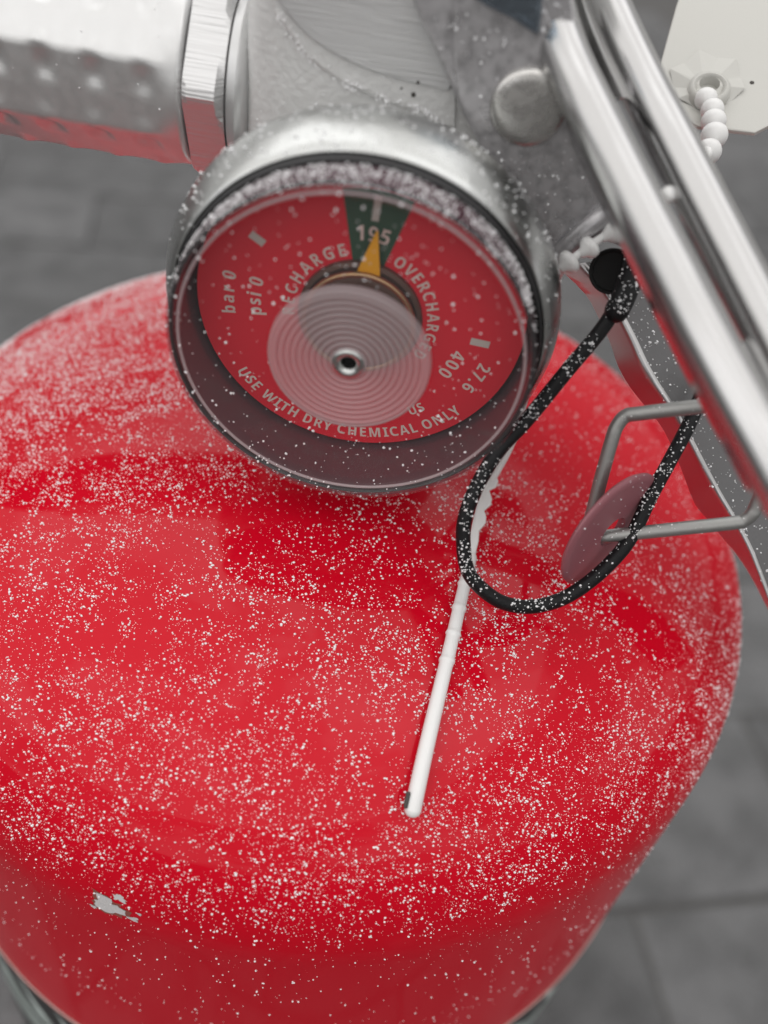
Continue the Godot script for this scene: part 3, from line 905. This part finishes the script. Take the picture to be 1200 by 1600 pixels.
func build_pin() -> Array:
	var t := thing("pull_pin_ring", "bent grey wire ring of the pull pin beside the lever", "pin ring")
	var w := 0.74
	var corners := [v(38.64, 56.73, 26.19), v(32.59, 53.57, 25.02), v(31.39, 52.81, 24.77), v(30.82, 51.75, 25.08), v(30.64, 50.43, 25.61), v(30.62, 46.23, 27.04), v(30.72, 42.25, 28.28), v(30.7, 40.97, 28.78), v(31.12, 40.16, 29.26), v(32.21, 40.2, 29.64), v(33.77, 40.84, 29.72), v(39.77, 42.86, 29.35), v(45.07, 44.67, 29.04), v(46.09, 45.25, 28.9), v(46.57, 46.16, 28.75), v(46.7, 47.36, 28.32), v(46.8, 52.3, 26.88)]
	var s := rod(smooth_path(corners, 6), w, 18)
	obj("wire", s, "wire", t, 60.0)
	# steel disc that the wire runs through
	var c := v(32.91, 41.01, 29.29)
	var to_cam := (v(23.62, 65.47, 56.93) - c).normalized()
	var side := (v(36.54, 39.6, 30.59) - c).normalized()
	side = (side - to_cam * side.dot(to_cam)).normalized()
	var nrm := (to_cam * cos(deg_to_rad(69.0)) + side * sin(deg_to_rad(69.0))).normalized()
	var prof := [Vector2(1.9, -0.45), Vector2(6.6, -0.45), Vector2(7.05, -0.36), Vector2(7.3, -0.1), Vector2(7.3, 0.12), Vector2(7.05, 0.36), Vector2(6.5, 0.45), Vector2(1.9, 0.45), Vector2(1.75, 0.0), Vector2(1.9, -0.45)]
	var dsc := lathe(prof, c, nrm, 72)
	var d := thing("retaining_disc", "thin round steel disc, reflected red put into its colour, threaded on the wire ring", "disc")
	obj("disc", dsc, "disc_red_reflection", d, 40.0)
	return [s, dsc]


# ------------------------------------------------------------------ pavement
func build_ground() -> void:
	var s := Shape.new()
	var rows := []
	for i in 9:
		var row := PackedVector3Array()
		for j in 9: row.append(Vector3((j - 4) * 30.0, GROUND * MM - 0.002, (i - 4) * 30.0))
		rows.append(row)
	s.grid(rows)
	var g := obj("ground", s, "ground_earth", self, 38.0, false)
	tag(g, "grey paved ground of rectangular blocks below the extinguisher", "", "", "structure")
	g.set_meta("kind", "structure")
	# paving blocks in running bond, their joints turned 14 degrees
	var u := Vector3(0.97, 0, -0.243); var w := Vector3(0.243, 0, 0.97)
	var o := Vector3(0.150, GROUND * MM, -0.090)
	var meshes := []
	for k in 3:
		var b := Shape.new()
		var rr := []
		var L := 199.0 + k * 0.2; var W := 98.8
		for st in [[0.0, -14.0], [0.0, -3.0], [1.2, -0.9], [3.2, 0.0]]:
			var row := PackedVector3Array()
			for q in [[0, 0], [1, 0], [1, 1], [0, 1]]:
				var x: float = (st[0] if q[0] == 0 else L - st[0]); var z: float = (st[0] if q[1] == 0 else W - st[0])
				row.append(u * x * MM + w * z * MM + Vector3.UP * st[1] * MM)
			rr.append(row)
		b.grid(rr, true); b.fan(rr[-1])
		meshes.append(b.mesh(30.0))
	for i in range(-17, 6):
		for j in range(-6, 6):
			var pos := o + u * (j * 0.2 + (0.1 if posmod(i, 2) == 1 else 0.0) + 0.001) + w * (i * 0.1 + 0.0012)
			if pos.z > 0.25 or pos.z < -1.75 or absf(pos.x + 0.1) > 0.95 + (-pos.z) * 0.35: continue
			var p := MeshInstance3D.new()
			p.name = "paver"
			p.mesh = meshes[rng.randi() % 3]
			p.set_surface_override_material(0, mats["paver_%d" % (rng.randi() % 4)])
			p.position = pos + Vector3(0, rng.randf_range(-0.0006, 0.0006), 0)
			p.rotation = Vector3(rng.randf_range(-0.006, 0.006), rng.randf_range(-0.006, 0.006), rng.randf_range(-0.006, 0.006))
			g.add_child(p, true)


# ------------------------------------------------------------------ scene
func _ready() -> void:
	rng.seed = 20240611
	var cam := Camera3D.new()
	cam.name = "camera"
	add_child(cam)
	cam.look_at_from_position(v(8.5, 105.25, 101.87), v(8.5, 37.31, 28.5), Vector3(-0.16721, 0.72340, -0.66987))
	cam.near = 0.005
	cam.far = 400.0
	var at := CameraAttributesPhysical.new()
	at.frustum_focal_length = 21.0
	at.frustum_near = 0.005
	at.frustum_far = 400.0
	at.frustum_focus_distance = 0.099
	at.exposure_aperture = 8.8
	cam.attributes = at
	cam.fov = 59.49
	cam.keep_aspect = Camera3D.KEEP_HEIGHT
	cam.make_current()

	var env := Environment.new()
	env.background_mode = Environment.BG_SKY
	var sky := Sky.new()
	var sm := ProceduralSkyMaterial.new()
	sm.sky_top_color = Color(0.62, 0.7, 0.82).linear_to_srgb()
	sm.sky_horizon_color = Color(0.3, 0.32, 0.35).linear_to_srgb()
	sm.sky_curve = 0.6
	sm.sky_cover = noise_tex(0.0045, 33, 1024, false, 1.0, 5, ramp([[0.0, 0.0, Color(0.02, 0.02, 0.03)], [0.46, 0.0, Color(0.05, 0.05, 0.06)], [0.53, 0.0, Color(0.6, 0.6, 0.61)], [1.0, 0.0, Color(0.85, 0.85, 0.85)]]))
	sm.sky_cover_modulate = Color(1, 1, 1, 1)
	sm.ground_bottom_color = Color(0.1, 0.1, 0.1).linear_to_srgb()
	sm.ground_horizon_color = Color(0.2, 0.2, 0.2).linear_to_srgb()
	sky.sky_material = sm
	env.sky = sky
	env.background_energy_multiplier = 1.0
	env.tonemap_mode = Environment.TONE_MAPPER_LINEAR
	env.tonemap_exposure = 1.86
	env.sdfgi_enabled = true
	env.ssao_enabled = true
	env.ssil_enabled = true
	var we := WorldEnvironment.new()
	we.name = "environment"
	we.environment = env
	add_child(we)
	var sun := DirectionalLight3D.new()
	sun.name = "sun"
	sun.light_color = Color(1.0, 0.99, 0.98)
	sun.light_energy = 0.3
	sun.light_angular_distance = 110.0
	sun.shadow_enabled = true
	add_child(sun)
	sun.look_at_from_position(Vector3(-0.5, 2.0, 0.35), Vector3.ZERO, Vector3.UP)

	font = SystemFont.new()
	font.font_names = PackedStringArray(["Droid Sans"])
	font.font_weight = 700
	patchy.seed = 11; patchy.frequency = 1.0; patchy.fractal_octaves = 3
	fine_patch.seed = 12; fine_patch.frequency = 1.0; fine_patch.fractal_octaves = 2
	materials()
	make_speck()
	build_ground()
	var ext := thing("fire_extinguisher", "red fire extinguisher with a metal valve, round pressure gauge and steel handles", "fire extinguisher")
	var body := build_cylinder(ext)
	var valve := build_valve(ext)
	var ferrule := build_coupling(ext)
	var gauge := build_gauge(ext)
	var handle := build_handle(ext)
	var lever := build_lever(ext)
	build_seal()
	build_tag()
	var cord := build_cord()
	var pin := build_pin()

	# white powder: thick at the back left, thinning out where the shoulder turns down
	sprinkle("powder_dust", "white powder specks scattered over the red dome", [lathe(dome_profile(), Vector3.ZERO, Vector3.UP, 120)], 430000, func(p: Vector3, n: Vector3):
		var q := p * 1000.0
		if q.y < -30.0 or q.z < -55.0: return 0.0
		var slope := clampf(n.y, 0.0, 1.0)
		var d := 0.04 + 0.94 * smoothstep(0.06, 0.6, slope)
		var w := patchy.get_noise_3d(q.x * 0.06, q.y * 0.06, q.z * 0.06) * 0.6 + fine_patch.get_noise_3d(q.x * 0.25, q.y * 0.25, q.z * 0.25) * 0.7
		d *= clampf(0.6 + w * 1.3, 0.07, 1.35)
		var left_back := smoothstep(20.0, -35.0, q.x) * smoothstep(50.0, 10.0, q.z)
		d *= 0.62 + 0.9 * left_back
		d *= 1.0 - 0.78 * smoothstep(8.0, 30.0, q.x) * smoothstep(24.0, 8.0, q.z)
		d *= 1.0 - 0.75 * exp(-(pow((q.x + 3.0) / 17.0, 2.0) + pow((q.z - 26.0) / 9.0, 2.0)))
		return d
	, 0.085, 0.33)
	sprinkle("powder_haze_dust", "fine white powder haze over the left and far edges of the red dome", [lathe(dome_profile(), Vector3.ZERO, Vector3.UP, 120)], 420000, func(p: Vector3, n: Vector3):
		var q := p * 1000.0
		if q.y < 0.0 or q.z < -58.0: return 0.0
		var left_back := smoothstep(15.0, -40.0, q.x) * smoothstep(45.0, 0.0, q.z)
		var rim := smoothstep(44.0, 60.0, Vector2(q.x, q.z).length()) * smoothstep(0.1, 0.4, n.y)
		var w := patchy.get_noise_3d(q.x * 0.05 + 40.0, q.y * 0.05, q.z * 0.05)
		return clampf((0.06 + 0.75 * left_back + 0.28 * rim) * (0.75 + 1.2 * w), 0.0, 1.0)
	, 0.045, 0.11)
	sprinkle("powder_dust", "white powder on the rim and lens of the pressure gauge", gauge.slice(0, 3), 12000, func(p: Vector3, n: Vector3):
		var q := p * 1000.0
		if n.y > 0.25: return 0.9 * smoothstep(0.2, 0.6, n.y) * clampf(0.6 + 1.5 * fine_patch.get_noise_3d(q.x * 0.2, q.y * 0.2, q.z * 0.2), 0.1, 1.0)
		return 0.28 if n.z > 0.5 else 0.1
	, 0.1, 0.36)
	sprinkle("powder_dust", "white powder drifted thickly on top of the gauge lens", [gauge[3]], 10000, func(p: Vector3, n: Vector3):
		return smoothstep(0.25, 0.75, n.y) * clampf(0.75 + 1.2 * fine_patch.get_noise_3d(p.x * 300.0, p.y * 300.0, p.z * 300.0), 0.1, 1.0)
	, 0.08, 0.24)
	sprinkle("powder_dust", "white powder lying on the valve body", valve, 5000, func(_p, n): return 0.5 * clampf(n.z + n.y, 0.0, 1.0), 0.07, 0.24)
	var edge := rod(smooth_path([v(-8.52, 80.67, 11.3), v(-7.48, 79.3, 11.3), v(-5.8, 77.87, 11.3), v(-3.35, 76.53, 11.3), v(-0.63, 75.56, 11.3), v(2.21, 74.94, 11.3), v(5.04, 74.61, 11.3), v(7.44, 73.84, 11.3)]), 0.5, 10)
	if edge.volume() < 0.0: edge.facing = -1.0
	edge.facing = -edge.facing
	sprinkle("powder_dust", "white powder caught along the rough step of the valve casting", [edge], 2600, func(p: Vector3, n: Vector3):
		return clampf(n.z + n.y, 0.0, 1.0) * clampf(0.5 + 1.6 * fine_patch.get_noise_3d(p.x * 260.0, p.y * 260.0, p.z * 260.0), 0.05, 1.0)
	, 0.07, 0.26)
	sprinkle("powder_dust", "white specks on the crimped hose ferrule", ferrule, 700, func(_p, n): return 0.2 * clampf(n.z + n.y, 0.0, 1.0), 0.07, 0.22)
	sprinkle("powder_dust", "white powder lying on the carrying handle", handle, 9000, func(_p, n): return 0.5 * clampf(n.z * 0.4 + n.y, 0.0, 1.0), 0.1, 0.36)
	sprinkle("powder_dust", "white powder caked along the black cord", cord, 4000, func(p: Vector3, n: Vector3):
		return smoothstep(0.0, 0.7, n.y + 0.35 * n.z) * clampf(0.5 + 1.4 * patchy.get_noise_3d(p.x * 120.0, p.y * 120.0, p.z * 120.0), 0.04, 1.0)
	, 0.1, 0.34)
	sprinkle("powder_dust", "white powder on the wire ring and its disc", pin, 800, func(_p, n): return 0.5 * clampf(n.z * 0.5 + n.y, 0.0, 1.0), 0.08, 0.26)
